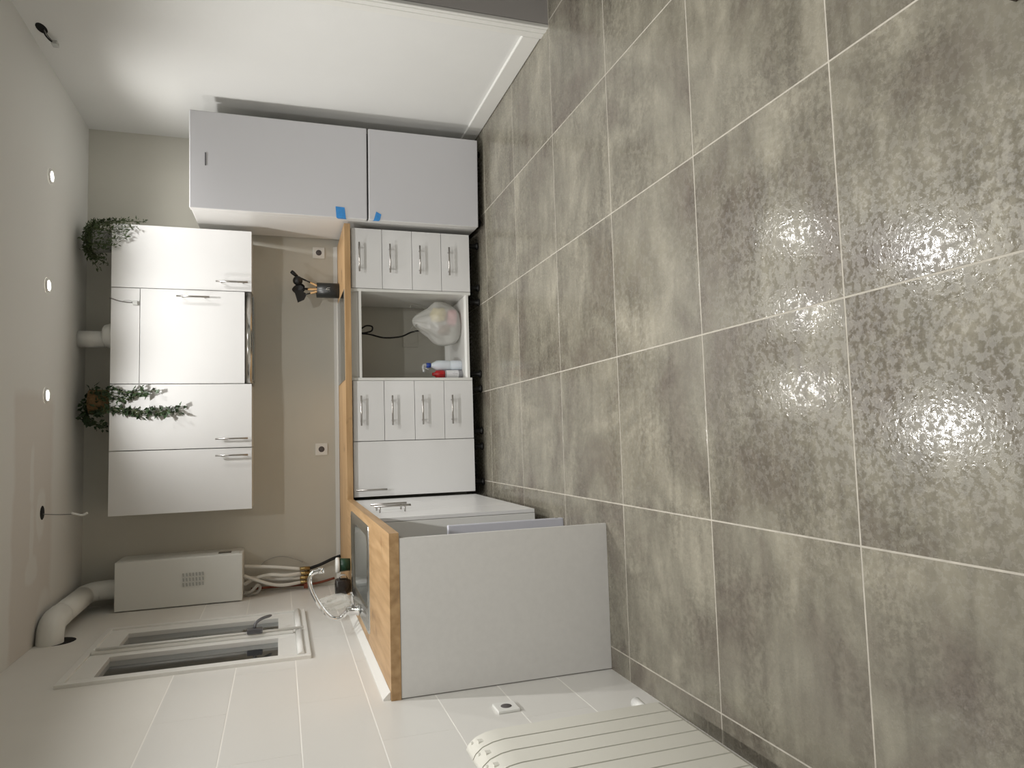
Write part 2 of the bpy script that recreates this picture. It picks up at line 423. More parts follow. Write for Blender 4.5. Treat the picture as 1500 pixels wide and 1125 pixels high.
# skirting on the right wall, upstand strips along the worktop
sk = MB(); sk.prism([(XR, 0.004), (XR - 0.014, 0.004), (XR - 0.014, 0.096), (XR - 0.011, 0.1), (XR, 0.1)], 'y', DOOR1 + 0.115, YB)
tag(sk.build('baseboard_right', 'trim_white'), 'white skirting board along the white wall', 'skirting board', kind=S)
tb = MB(); tb.prism([(YB, 0.919), (YB - 0.026, 0.919), (YB - 0.022, 0.926), (YB - 0.006, 0.945), (YB, 0.945)], 'x', XL + 0.02, 1.40)
tag(tb.build('trim_1', 'trim_white'), 'white plastic upstand strip between worktop and greige wall', 'trim', kind=S)
tb = MB(); tb.prism([(XL, 0.919), (XL + 0.030, 0.919), (XL + 0.026, 0.925), (XL + 0.006, 0.946), (XL, 0.946)], 'y', 2.75, YB - 0.03)
tag(tb.build('trim_2', 'trim_white'), 'white plastic upstand strip between worktop and tiled wall', 'trim', kind=S)

# doorway frame in the right wall
dr = tag(empty('door_1', (XR, DOOR1, 0)), 'doorway with shade-toned jamb and stepped white architrave', 'doorway', kind=S)
jb = MB(); jb.box(XR - 0.002, XR + 0.142, DOOR1, DOOR1 + 0.02, 0, 2.12); jb.box(XR - 0.002, XR + 0.142, DOOR0 - 0.02, DOOR0, 0, 2.12); jb.box(XR - 0.002, XR + 0.142, DOOR0 - 0.02, DOOR1 + 0.02, 2.1, 2.12)
jb.build('jamb', 'hall_and_shaded_jamb', dr, label='door jamb with its shade put into the grey colour')
def arch(y, s):
    a = MB(); a.prism([(XR, y), (XR - 0.018, y), (XR - 0.021, y + s * 0.004), (XR - 0.021, y + s * 0.012), (XR - 0.013, y + s * 0.015), (XR - 0.013, y + s * 0.019), (XR - 0.021, y + s * 0.022), (XR - 0.021, y + s * 0.050),
        (XR - 0.008, y + s * 0.054), (XR - 0.008, y + s * 0.060), (XR - 0.017, y + s * 0.064), (XR - 0.017, y + s * 0.108), (XR, y + s * 0.114)], 'z', 0, 2.2)
    return a.build('architrave', 'trim_white', dr)
arch(DOOR1, 1); arch(DOOR0, -1)
MB().box(XR - 0.026, XR, DOOR0, DOOR1, 2.12, 2.2).build('architrave', 'trim_white', dr)

# ------------------------------------------------------------------ window (night outside)
win = tag(empty('window_1', (XL, (WY0 + WY1) / 2, WZ0)), 'old white two-leaf casement window with dark panes above the sink', 'window', kind=S)
fr = MB(); fx0, fx1 = XL - 0.09, XL + 0.016
for (ya, yb, za, zb) in ((WY0, WY0 + 0.03, WZ0, WZ1), (WY1 - 0.03, WY1, WZ0, WZ1), (WY0 + 0.03, WY1 - 0.03, WZ0, WZ0 + 0.03), (WY0 + 0.03, WY1 - 0.03, WZ1 - 0.03, WZ1)):
    fr.box(fx0, fx1, ya, yb, za, zb, 0.003)
fr.build('window_frame', 'trim_white', win, weld=False)
def sash(ya, yb, py0, py1):
    z0, z1, p0, p1 = WZ0 + 0.028, WZ1 - 0.028, 1.325, 2.075
    b = MB(); x0, x1 = XL - 0.045, XL + 0.006
    b.box(x0, x1, ya, py0, z0, z1, 0.003); b.box(x0, x1, py1, yb, z0, z1, 0.003)
    b.box(x0, x1, py0, py1, z0, p0, 0.002); b.box(x0, x1, py0, py1, p1, z1, 0.002)
    s = b.build('sash', 'trim_white', win, weld=False)
    MB().box(XL - 0.020, XL - 0.016, py0 - 0.003, py1 + 0.003, p0 - 0.003, p1 + 0.003).build('pane', 'pane_glass', s)
    MB().prism([(XL + 0.006, WZ0 + 0.030), (XL + 0.024, WZ0 + 0.030), (XL + 0.027, WZ0 + 0.040), (XL + 0.020, WZ0 + 0.056), (XL + 0.006, WZ0 + 0.062)], 'y', ya + 0.012, yb - 0.006, True).build('drip_moulding', 'trim_white', s)
sash(WY0 + 0.02, 3.897, 3.505, 3.815); sash(3.900, WY1 - 0.02, 3.965, 4.245)
MB().box(XL + 0.006, XL + 0.022, 3.872, 3.900, WZ0 + 0.07, WZ1 - 0.03, 0.004).build('cover_strip', 'trim_white', win)
lt = MB(); lt.tube([(XL + 0.030, 3.880, WZ0 + 0.02), (XL + 0.030, 3.880, 2.15)], 0.006, 8)
lt.build('bolt_rod', 'trim_white', win)
lt = MB(); lt.box(XL + 0.024, XL + 0.05, 3.862, 3.905, 1.40, 1.475, 0.006)
lt.tube(smooth_path([(XL + 0.05, 3.885, 1.44), (XL + 0.075, 3.895, 1.43), (XL + 0.085, 3.93, 1.40), (XL + 0.082, 3.985, 1.36)], 4), [0.008] * 12 + [0.005], 8)
lt.build('latch', 'badge', win, label='dark metal window latch with lever')
nz = MB(); nz.box(XL - 0.62, XL - 0.60, WY0 - 1.4, WY1 + 1.4, 0.3, 3.2)  # dark sheet added behind the panes, night put into its colour
tag(nz.build('wall_night_backdrop', 'night_outside'), 'dark sheet added behind the window panes as the night outside', 'wall', kind=S)

# ------------------------------------------------------------------ ceiling lamps
lamp_ring = lamp_lens = None
def ceiling_spot(x, y, label, k):
    global lamp_ring, lamp_lens
    e = tag(empty('ceiling_spot', (x, y, ZC - 0.012)), label, 'ceiling lamp', 'recessed spots in the ceiling')
    if lamp_ring is None:
        b = MB(); b.lathe((x, y, ZC - 0.012), [(0.040, 0.006), (0.034, 0.0), (0.027, 0.002), (0.025, 0.008)], 24)
        b.lathe((x, y, ZC - 0.012), [(0.040, 0.006), (0.042, 0.0118)], 24)
        lamp_ring = b.build('trim_ring', 'trim_white', e, origin=(x, y, ZC - 0.012))
        lamp_lens = MB().lathe((x, y, ZC - 0.012), [(0.0005, 0.005), (0.026, 0.006)], 24).build('lens', 'lamp_lens', e, origin=(x, y, ZC - 0.012))
    else:
        share(lamp_ring, 'trim_ring', e, (x, y, ZC - 0.012)); share(lamp_lens, 'lens', e, (x, y, ZC - 0.012))
    ld = bpy.data.lights.new('spot_light', 'SPOT'); ld.energy = SPOT_W * k * 4; ld.color = SPOT_COL
    ld.spot_size = math.radians(146); ld.spot_blend = 1.0; ld.shadow_soft_size = 0.028
    lo = bpy.data.objects.new('spot_light', ld); COL.objects.link(lo); lo.parent = e; lo.location = (0, 0, -0.012)
ceiling_spot(1.495, 4.31, 'lit recessed spot in the ceiling before the fridge', 0.57)
ceiling_spot(0.888, 4.295, 'lit recessed spot in the ceiling before the hood cupboard', 0.57)
ceiling_spot(0.299, 4.31, 'lit recessed spot in the ceiling before the trailing vine', 0.57)
for (x, y, l) in ((1.06, 3.17, 'lit recessed spot in the ceiling nearest the doorway'), (-0.01, 3.17, 'lit recessed spot in the ceiling nearest the window'),
                  (1.06, 2.03, 'lit recessed spot in the ceiling on the doorway side of the room middle'), (-0.01, 2.03, 'lit recessed spot in the ceiling on the radiator side of the room middle'),
                  (1.06, 0.45, 'lit recessed spot in the ceiling at the doorway side of the far end'), (-0.01, 0.45, 'lit recessed spot in the ceiling at the radiator side of the far end')):
    ceiling_spot(x, y, l, 1.0)

# ------------------------------------------------------------------ handles
def bar_handle(parent, c, axis, out, length=0.19):
    """steel bar on two posts; c = middle of the bar's foot on the door face, out = unit vector away from the door"""
    c = Vector(c); out = Vector(out); ax = Vector({'x': (1, 0, 0), 'z': (0, 0, 1)}[axis]); d = 0.032
    b = MB()
    b.tube([c + out * d - ax * length / 2, c + out * d + ax * length / 2], 0.0055, 10)
    for s in (-1, 1):
        q = c + ax * s * length * 0.34
        b.tube([q, q + out * d], 0.0045, 8)
    return b.build('handle', 'steel', parent)

# ------------------------------------------------------------------ base cabinets on the back wall
FY = 4.53          # face of the base fronts
ZB, ZT = 0.085, 0.872
def legs(e, xs, ys):
    for x in xs:
        for y in ys:
            MB().lathe((x, y, 0.0), [(0.001, 0.0), (0.026, 0.0), (0.026, 0.012), (0.015, 0.02), (0.015, ZB), (0.001, ZB)], 12).build('leg', 'black_plastic', e)
def carcass(e, x0, x1, y0, y1, open_front=True):
    b = MB(); t = 0.016
    b.box(x0, x0 + t, y0, y1, ZB, 0.879); b.box(x1 - t, x1, y0, y1, ZB, 0.879)
    b.box(x0 + t, x1 - t, y0, y1, ZB, ZB + t); b.box(x0 + t, x1 - t, y0, y0 + 0.09, 0.863, 0.879); b.box(x0 + t, x1 - t, y1 - 0.004, y1, ZB + t, 0.863)
    return b.build('body', 'carcass_white', e)
def drawer_unit(x0, x1, label):
    e = tag(empty('drawer_cabinet', ((x0 + x1) / 2, (FY + 5.06) / 2, 0)), label, 'cabinet', 'base cabinets with four drawers')
    carcass(e, x0, x1, FY + 0.02, 5.06)
    h = (ZT - ZB) / 4
    for k in range(4):
        za, zb = ZB + k * h + 0.0015, ZB + (k + 1) * h - 0.0015
        d = MB().box(x0 + 0.0015, x1 - 0.0015, FY, FY + 0.018, za, zb, 0.001).build('drawer', 'front_white', e)
        bar_handle(d, ((x0 + x1) / 2, FY, zb - 0.047), 'x', (0, -1, 0))
    legs(e, (x0 + 0.05, x1 - 0.05), (FY + 0.09, 5.0))
drawer_unit(0.991, 1.386, 'white four-drawer base cabinet standing next to the fridge')
drawer_unit(0.006, 0.392, 'white four-drawer base cabinet between the open oven niche and a single door')

# open oven housing
ov = tag(empty('oven_housing', (0.6915, 4.8, 0)), 'white open oven housing holding a carrier bag and bottles', 'cabinet')
b = MB(); x0, x1 = 0.393, 0.990
b.box(x0, x0 + 0.018, FY + 0.006, 5.06, ZB, 0.879, 0.0008); b.build('side_panel', 'carcass_white', ov)
b = MB(); b.box(x1 - 0.018, x1, FY + 0.006, 5.06, ZB, 0.879, 0.0008); b.build('side_panel', 'carcass_white', ov)
MB().box(x0 + 0.018, x1 - 0.018, FY + 0.006, 5.06, 0.100, 0.118, 0.0008).build('bottom_shelf', 'carcass_white', ov)
MB().box(x0 + 0.018, x1 - 0.018, FY + 0.006, FY + 0.10, 0.812, 0.828, 0.0008).build('top_rail', 'carcass_white', ov)
MB().box(x0 + 0.018, x1 - 0.018, FY + 0.03, FY + 0.046, 0.829, 0.877).build('rail_board', 'carcass_white', ov)
MB().box(x0 + 0.018, x1 - 0.018, 5.042, 5.058, 0.118, 0.150, 0.0008).build('back_rail', 'carcass_white', ov)
legs(ov, (x0 + 0.05, x1 - 0.05), (FY + 0.09, 5.0))

# single door unit
e = tag(empty('door_cabinet', (-0.17, 4.8, 0)), 'white base cabinet with one wide plain door beside the inner corner', 'cabinet')
carcass(e, -0.345, 0.004, FY + 0.02, 5.06)
d = MB().box(-0.3435, 0.0025, FY, FY + 0.018, ZB, ZT, 0.001).build('door', 'front_white', e)
bar_handle(d, (-0.300, FY, 0.765), 'z', (0, -1, 0))
legs(e, (-0.29, -0.05), (FY + 0.09, 5.0))

# sink cabinet on the tiled wall, its doors face the room
FX = -0.362
e = tag(empty('sink_cabinet', (-0.67, 3.8, 0)), 'white double-door sink cabinet under the steel sink', 'cabinet')
b = MB(); y0, y1, t = 3.39, 4.19, 0.016
b.box(-0.955, FX - 0.02, y0, y0 + t, ZB, 0.879); b.box(-0.955, FX - 0.02, y1 - t, y1, ZB, 0.879); b.box(-0.955, FX - 0.02, y0 + t, y1 - t, ZB, ZB + t)
b.build('body', 'carcass_white', e)
for (ya, yb, hy) in ((3.39, 3.715, 3.655), (3.718, 4.19, 3.785)):
    d = MB().box(FX - 0.018, FX, ya + 0.0015, yb - 0.0015, ZB, ZT, 0.001).build('door', 'front_white', e)
    bar_handle(d, (FX, hy, 0.765), 'z', (1, 0, 0))
legs(e, (-0.90, -0.45), (3.46, 4.12))
tag(box('filler_panel', FX - 0.018, FX, 4.193, 4.522, ZB, ZT, 'front_white', bev=0.001), 'white filler panel between sink cabinet doors and the inner corner', 'panel')

# end panel and the loose board in the empty appliance bay
tag(box('end_panel', -0.971, -0.373, 2.738, 2.756, 0.0, 0.879, 'panel_grey', bev=0.0012), 'large pale grey end panel under the worktop end by the radiator', 'panel')
lb = MB().box(-0.93, -0.397, 3.215, 3.245, 0.0, 0.575, 0.004).build('loose_board', 'board_shaded')
tag(lb, 'loose white board with bluish shade in its colour standing in the empty bay under the worktop', 'board')
MB().lathe((-0.3966, 3.230, 0.03), [(0.0005, 0.0), (0.007, 0.0), (0.007, -0.0012), (0.0005, -0.0012)], 10, 'x').build('bolt_hole', 'black_plastic', lb)

# ------------------------------------------------------------------ worktop
wk = tag(empty('worktop', (0.2, 4.78, 0.88)), 'L-shaped rustic oak worktop running under the sink and hob', 'worktop')
b = MB(); ws = (0.880, 0.918)
b.box(-0.975, 1.402, 4.50, YB, *ws, 0.0015); b.build('slab', 'oak_x', wk)
SX0, SX1, SY0, SY1 = -0.86, -0.43, 3.44, 4.16      # cut-out for the sink bowl
b = MB(); ex = -0.352
b.box(-0.975, ex, 2.736, SY0, *ws); b.box(-0.975, ex, SY1, 4.4995, *ws); b.box(-0.975, SX0, SY0, SY1, *ws); b.box(SX1, ex, SY0, SY1, *ws)
b.build('slab', 'oak_y', wk, weld=False)

# hob
hb = tag(empty('hob', (0.68, 4.77, 0.918)), 'flat black glass hob set in the oak worktop', 'hob')
MB().box(0.398, 0.975, 4.516, 5.035, 0.9182, 0.9225, 0.0015).build('glass', 'hob_glass', hb)
MB().box(0.398, 0.975, 4.5125, 4.516, 0.9182, 0.924).build('edge_strip', 'hob_edge', hb, label='thin bright metal front edge')
for (x, y, r) in ((0.55, 4.66, 0.075), (0.83, 4.66, 0.09), (0.55, 4.90, 0.09), (0.83, 4.90, 0.075)):
    MB().lathe((x, y, 0.9226), [(r - 0.002, 0), (r, 0)], 32).build('cooking_zone', 'hose_grey', hb)

# ------------------------------------------------------------------ sink and tap
sk = tag(empty('sink', (-0.645, 3.8, 0.918)), 'rectangular stainless steel inset sink in the oak worktop', 'sink')
b = MB(); Z = 0.9205
def rr(x0, x1, y0, y1, r, n=5):
    o = []
    for (cx, cy, a0) in ((x1 - r, y1 - r, 0), (x0 + r, y1 - r, 90), (x0 + r, y0 + r, 180), (x1 - r, y0 + r, 270)):
        for k in range(n + 1):
            a = math.radians(a0 + 90 * k / n); o.append((cx + r * math.cos(a), cy + r * math.sin(a)))
    return o
def loft(b, loops):
    n = len(loops[0][0]); vs = []
    for (lp, z) in loops: vs += [(p[0], p[1], z) for p in lp]
    fs = []
    for i in range(len(loops) - 1):
        for k in range(n): fs.append((i * n + k, i * n + (k + 1) % n, (i + 1) * n + (k + 1) % n, (i + 1) * n + k))
    return b.add(vs, fs, True)
loft(b, [(rr(-0.895, -0.396, 3.385, 4.222, 0.02), 0.9182), (rr(-0.893, -0.398, 3.387, 4.220, 0.02), 0.9235), (rr(-0.885, -0.406, 3.395, 4.212, 0.02), 0.9245),
         (rr(-0.872, -0.420, 3.41, 4.20, 0.02), 0.9205), (rr(-0.815, -0.450, 3.47, 4.13, 0.05), 0.9200), (rr(-0.805, -0.460, 3.48, 4.12, 0.05), 0.910)])
b.build('rim', 'sink_steel', sk)
b = MB()
lp = [(rr(-0.805, -0.460, 3.48, 4.12, 0.05), 0.910), (rr(-0.80, -0.465, 3.485, 4.115, 0.05), 0.80), (rr(-0.785, -0.48, 3.50, 4.10, 0.05), 0.765), (rr(-0.70, -0.56, 3.72, 3.88, 0.05), 0.760)]
loft(b, lp); n = len(lp[0][0]); b.add([(p[0], p[1], 0.760) for p in lp[3][0]], [list(range(n))], True)
b.build('bowl', 'sink_steel', sk)
MB().lathe((-0.63, 3.80, 0.761), [(0.0005, 0.001), (0.03, 0.001), (0.042, 0.004), (0.045, 0.0)], 20).build('drain', 'chrome', sk)

tp = tag(empty('sink_tap', (-0.868, 3.80, 0.924)), 'chrome swan-neck mixer tap on the sink', 'tap')
MB().lathe((-0.868, 3.80, 0.9246), [(0.001, 0), (0.030, 0), (0.030, 0.008), (0.024, 0.014), (0.024, 0.055), (0.018, 0.066), (0.001, 0.068)], 20).build('base', 'chrome', tp)
MB().tube(smooth_path([(-0.868, 3.80, 0.985), (-0.900, 3.80, 1.020), (-0.895, 3.80, 1.065), (-0.845, 3.80, 1.110), (-0.775, 3.80, 1.150), (-0.705, 3.80, 1.172), (-0.664, 3.80, 1.160), (-0.652, 3.80, 1.125)], 6), 0.0115, 14).build('spout', 'chrome', tp)
MB().lathe((-0.652, 3.80, 1.100), [(0.001, 0), (0.015, 0), (0.016, 0.026), (0.012, 0.03)], 16).build('nozzle', 'chrome', tp)
b = MB(); b.tube([(-0.850, 3.788, 0.955), (-0.800, 3.755, 0.962), (-0.765, 3.735, 0.970)], [0.010, 0.008, 0.006], 10)
b.build('lever', 'chrome', tp)

# small things at the tap
e = tag(empty('lidded_tub', (-0.725, 4.36, 0.919)), 'small green tub with a white lid behind the sink', 'tub')
MB().lathe((-0.725, 4.36, 0.919), [(0.001, 0), (0.036, 0), (0.040, 0.062), (0.001, 0.062)], 20).build('tub_body', 'green_plastic', e)
MB().lathe((-0.725, 4.36, 0.9815), [(0.001, 0), (0.046, 0), (0.046, 0.016), (0.040, 0.021), (0.001, 0.021)], 20).build('lid', 'white_plastic', e)
e = tag(empty('scourer_cup', (-0.845, 4.33, 0.919)), 'dark metal cup standing beside the green tub', 'cup')
MB().lathe((-0.845, 4.33, 0.919), [(0.001, 0), (0.036, 0), (0.050, 0.03), (0.050, 0.075), (0.044, 0.088), (0.040, 0.088), (0.045, 0.072), (0.045, 0.03), (0.001, 0.006)], 20).build('cup_body', 'display', e)
MB().tube(smooth_path([(-0.80, 4.31, 0.985), (-0.775, 4.29, 0.982), (-0.772, 4.285, 0.95), (-0.80, 4.31, 0.937)], 5), 0.004, 8).build('cup_handle', 'chrome', e)
bm = bmesh.new(); bmesh.ops.create_icosphere(bm, subdivisions=3, radius=1.0)
rnd = random.Random(3)
for v in bm.verts:
    c = v.co; k = 1 + 0.16 * math.sin(9 * c.x + 4 * c.z) * math.cos(7 * c.y) + rnd.uniform(-0.05, 0.05)
    v.co = Vector((c.x * 0.042 * k, c.y * 0.06 * k, max(c.z * 0.095 * k, -0.09)))
cb = MB(); cb.add([v.co + Vector((-0.885, 4.12, 1.018)) for v in bm.verts], [[v.index for v in f.verts] for f in bm.faces]); bm.free()
tag(cb.build('plastic_bag', 'clear_film'), 'crumpled clear plastic bag behind the chrome tap', 'bag')

# ------------------------------------------------------------------ utensil cup
cx, cy = 1.055, 4.945
cp = tag(empty('utensil_cup', (cx, cy, 0.919)), 'black round utensil cup with a small white mark', 'utensil holder')
MB().lathe((cx, cy, 0.919), [(0.001, 0), (0.050, 0), (0.052, 0.004), (0.052, 0.150), (0.049, 0.150), (0.049, 0.006), (0.001, 0.006)], 28).build('cup_body', 'cup_black', cp)
lg = MB()                                           # the mark: a plain upright with a bent side stroke over a foot line
def onc(a, z): return (cx + 0.0524 * math.sin(a), cy - 0.0524 * math.cos(a), z)
def stroke(pts, wd=0.0022):
    for (a0, z0), (a1, z1) in zip(pts[:-1], pts[1:]):
        da, dz = (a1 - a0) * 0.0524, z1 - z0; L_ = math.hypot(da, dz); na, nz = -dz / L_ * wd / 2 / 0.0524, da / L_ * wd / 2
        lg.add([onc(a0 + na, z0 + nz), onc(a1 + na, z1 + nz), onc(a1 - na, z1 - nz), onc(a0 - na, z0 - nz)], [(0, 1, 2, 3)])
stroke([(-0.30, 0.984), (0.20, 0.984)]); stroke([(-0.08, 0.984), (-0.08, 1.012)]); stroke([(0.16, 0.984), (0.14, 1.000), (0.0, 1.008), (-0.08, 1.003)])
lg.build('printed_mark', 'logo_white', cp, weld=False)
def utensil(name, label, cat, top, kind, foot):
    o = Vector((cx, cy, 0.926)); f_ = o + Vector(foot); t_ = Vector(top); e = tag(empty(name, f_), label, cat, None)
    d_ = (t_ - f_); n_ = f_ + d_ * 0.66
    MB().tube([f_, f_ + d_ * 0.3, n_], [0.0065, 0.0075, 0.0065], 10).build('handle', 'wood_handle', e)
    b = MB(); b.tube([n_, n_ + d_ * 0.12], [0.005, 0.004], 8)
    side = Vector((1, 0, 0)); dn = d_.normalized(); a = n_ + d_ * 0.10; side = (side - dn * side.dot(dn)).normalized(); nn = dn.cross(side)
    if kind == 'spoon':
        vs = []; fs = []
        L_ = (t_ - a).length
        for i in range(9):
            s_ = i / 8; wv = 0.034 * math.sin(PI * min(1, 0.12 + s_ * 0.86)) ** 0.7
            for k in range(5):
                q = k / 4 * 2 - 1; vs.append(a + dn * L_ * s_ + side * wv * q + nn * (0.012 * (1 - q * q) * math.sin(PI * s_)))
        m0 = len(vs); vs += [v - nn * 0.003 for v in vs]
        for i in range(8):
            for k in range(4): j = i * 5 + k; fs += [(j, j + 1, j + 6, j + 5), (m0 + j, m0 + j + 5, m0 + j + 6, m0 + j + 1)]
        b.add(vs, fs, True)
    elif kind == 'turner':
        L_ = (t_ - a).length
        for (u0, u1, w0, w1) in ((0, 0.35, 0.006, 0.034), (0.35, 1.0, 0.034, 0.042)):
            vs = [a + dn * L_ * u + side * w_ * sg + nn * o_ for o_ in (0, 0.004) for (u, w_, sg) in ((u0, w0, -1), (u0, w0, 1), (u1, w1, 1), (u1, w1, -1))]
            b.add(vs, [(0, 1, 2, 3), (7, 6, 5, 4), (0, 4, 5, 1), (1, 5, 6, 2), (2, 6, 7, 3), (3, 7, 4, 0)])
    else:       # ladle: a bowl on a bent neck
        b.tube(smooth_path([a, a + (t_ - a) * 0.5, t_], 4), [0.006] * 8 + [0.009], 10)
        b.tube([t_ - dn * 0.01, t_ + Vector((0.02, 0.0, 0.018)), t_ + Vector((0.03, 0, 0.03))], [0.01, 0.014, 0.012], 12)
        b.lathe(a + Vector((-0.004, -0.01, 0.055)), [(0.001, -0.026), (0.018, -0.022), (0.030, -0.008), (0.033, 0.008), (0.029, 0.008), (0.026, -0.006), (0.001, -0.021)], 16, 'y')
    b.build('head', 'black_plastic', e)
utensil('soup_ladle', 'black ladle leaning out of the utensil cup towards the fridge', 'ladle', (1.150, 4.95, 1.205), 'ladle', (-0.03, 0.0, 0))
utensil('serving_spoon', 'black serving spoon with wooden handle standing in the utensil cup', 'spoon', (1.055, 4.955, 1.230), 'spoon', (0.01, -0.015, 0))
utensil('slotted_spoon', 'black cooking spoon with wooden handle behind the others in the utensil cup', 'spoon', (1.075, 4.99, 1.215), 'spoon', (0.012, 0.02, 0))
utensil('turner', 'black turner with wooden handle leaning out of the utensil cup towards the hob', 'turner', (1.003, 4.935, 1.205), 'turner', (0.03, 0.004, 0))

# ------------------------------------------------------------------ fridge
fg = tag(empty('fridge', (1.707, 4.75, 0)), 'tall light grey fridge freezer against the white wall', 'fridge')
MB().box(1.417, 1.998, 4.500, 5.05, 0.04, 1.812, 0.006).build('body', 'fridge_side', fg)
MB().box(1.425, 1.990, 4.488, 4.502, 0.05, 1.80).build('gasket', 'gasket', fg)
up_ = MB().box(1.414, 2.001, 4.43, 4.489, 0.779, 1.816, 0.006).build('upper_door', ['fridge_front', 'fridge_side'], fg)
lo_ = MB().box(1.414, 2.001, 4.43, 4.489, 0.045, 0.769, 0.006).build('lower_door', ['fridge_front', 'fridge_side'], fg)
for o in (up_, lo_):
    for p in o.data.polygons:
        if p.normal.x < -0.6 or p.normal.z > 0.6: p.material_index = 1
b = MB()                                             # badge: a row of tiny letter-like blocks on a plate
b.box(1.672, 1.750, 4.4285, 4.430, 1.7235, 1.7305, 0.0)
b.build('badge', 'badge', up_, label='small dark maker badge')
for x in (1.47, 1.95):
    for y in (4.55, 5.0): MB().lathe((x, y, 0.0), [(0.001, 0), (0.02, 0), (0.02, 0.04), (0.001, 0.04)], 12).build('foot', 'black_plastic', fg)
b = MB(); b.add([(1.483, 4.4288, 0.975), (1.480, 4.4288, 0.920), (1.412, 4.4288, 0.912), (1.412, 4.4288, 0.970), (1.4125, 4.455, 0.906), (1.4125, 4.455, 0.958)], [(0, 1, 2, 3), (3, 2, 4, 5)])
t = b.build('tape_strip', 'blue_tape'); tag(t, 'blue masking tape strip on the fridge at worktop height', 'tape', 'blue tape on the fridge')
b = MB(); b.add([(1.468, 4.4288, 0.722), (1.452, 4.4288, 0.690), (1.412, 4.4288, 0.700), (1.412, 4.4288, 0.738), (1.4125, 4.45, 0.706), (1.4125, 4.45, 0.744)], [(0, 1, 2, 3), (3, 2, 4, 5)])
t = b.build('tape_strip', 'blue_tape'); tag(t, 'blue masking tape strip on the lower fridge door', 'tape', 'blue tape on the fridge')
for o in bpy.data.objects:
    if o.name.startswith('tape_strip'):
        md = o.modifiers.new('thickness', 'SOLIDIFY'); md.thickness = 0.0006; md.offset = 0

# the fridge stands slightly askew, its right front corner nearer the room
bpy.context.view_layer.update()
piv = Vector((1.414, 4.43, 0)); ROT = Matrix.Translation(piv) @ Matrix.Rotation(math.radians(-2.8), 4, 'Z') @ Matrix.Translation(-piv)
for o in [fg] + [o for o in bpy.data.objects if o.name.startswith('tape_strip')]:
    o.matrix_world = ROT @ o.matrix_world

# ------------------------------------------------------------------ wall cabinets
WF, WB0, WB1 = 4.77, 1.483, 2.288
def wall_unit(x0, x1, label, hx=None, flap=False):
    e = tag(empty('wall_cabinet', ((x0 + x1) / 2, 4.93, WB0)), label, 'cabinet', 'white wall cabinets')
    z0 = WB0 + (0.042 if flap else 0)
    MB().box(x0 + 0.001, x1 - 0.001, WF + 0.02, YB, z0 + 0.001, WB1, 0.001).build('body', 'carcass_white', e)
    if flap:
        MB().box(x0 + 0.0015, x1 - 0.0015, WF + 0.003, WF + 0.02, 2.131, WB1, 0.001).build('fixed_panel', 'front_white', e)
        d = MB().box(x0 + 0.0015, x1 - 0.0015, WF, WF + 0.018, z0, 2.127, 0.001).build('door', 'front_white', e)
        bar_handle(d, (hx, WF, 1.826), 'z', (0, -1, 0))
    else:
        d = MB().box(x0 + 0.0015, x1 - 0.0015, WF, WF + 0.018, WB0, WB1, 0.001).build('door', 'front_white', e)
        bar_handle(d, (hx, WF, 1.60), 'z', (0, -1, 0))
wall_unit(0.992, 1.390, 'white wall cabinet with a fern on top next to the fridge', 1.046)
wall_unit(0.397, 0.990, 'wide white wall cabinet over the cooker hood', 0.943, True)
wall_unit(-0.009, 0.395, 'white wall cabinet with a trailing vine hanging over its door', 0.048)
wall_unit(-0.398, -0.011, 'white wall cabinet at the bare end of the row towards the water heater', -0.056)
hd = tag(empty('cooker_hood', (0.694, 4.92, 1.474)), 'slim stainless steel cooker hood under the wide wall cabinet', 'cooker hood')
MB().prism([(YB - 0.005, 1.4765), (4.812, 1.4765), (4.792, 1.480), (4.783, 1.487), (4.779, 1.498), (4.780, 1.510), (4.785, 1.519), (4.793, 1.5235), (YB - 0.005, 1.5235)], 'x', 0.400, 0.987, True).build('hood_body', 'hood_steel', hd)
MB().box(0.42, 0.967, WF + 0.04, 5.04, 1.471, 1.476).build('filter', 'sink_steel', hd)
xp = tag(empty('extractor_pipe', (0.695, 4.93, WB1)), 'short white extractor pipe between the hood cabinet and ceiling', 'pipe')
MB().tube([(0.690, 4.93, 2.35), (0.690, 4.93, ZC - 0.001)], 0.052, 24).build('pipe', 'white_plastic', xp)
MB().lathe((0.712, 4.93, WB1), [(0.001, 0), (0.075, 0), (0.078, 0.03), (0.068, 0.062), (0.054, 0.072), (0.001, 0.072)], 24).build('collar', 'white_plastic', xp)
e = tag(empty('loose_cable', (0.917, 4.77, 2.16)), 'grey cable with clear connector hanging over the hood cabinet front', 'cable')
MB().tube(smooth_path([(0.93, 4.90, 2.291), (0.922, 4.79, 2.293), (0.920, 4.763, 2.288), (0.905, 4.761, 2.245), (0.898, 4.762, 2.20), (0.897, 4.762, 2.17)], 6), 0.0032, 8).build('wire', 'cable_grey', e)
b = MB(); b.box(0.882, 0.908, 4.750, 4.768, 2.140, 2.166, 0.003); b.build('connector', 'connector', e)
b = MB(); b.tube(smooth_path([(0.903, 4.761, 2.225), (0.911, 4.761, 2.195), (0.902, 4.761, 2.165)], 4), 0.0014, 6); b.build('wire', 'connector', e)

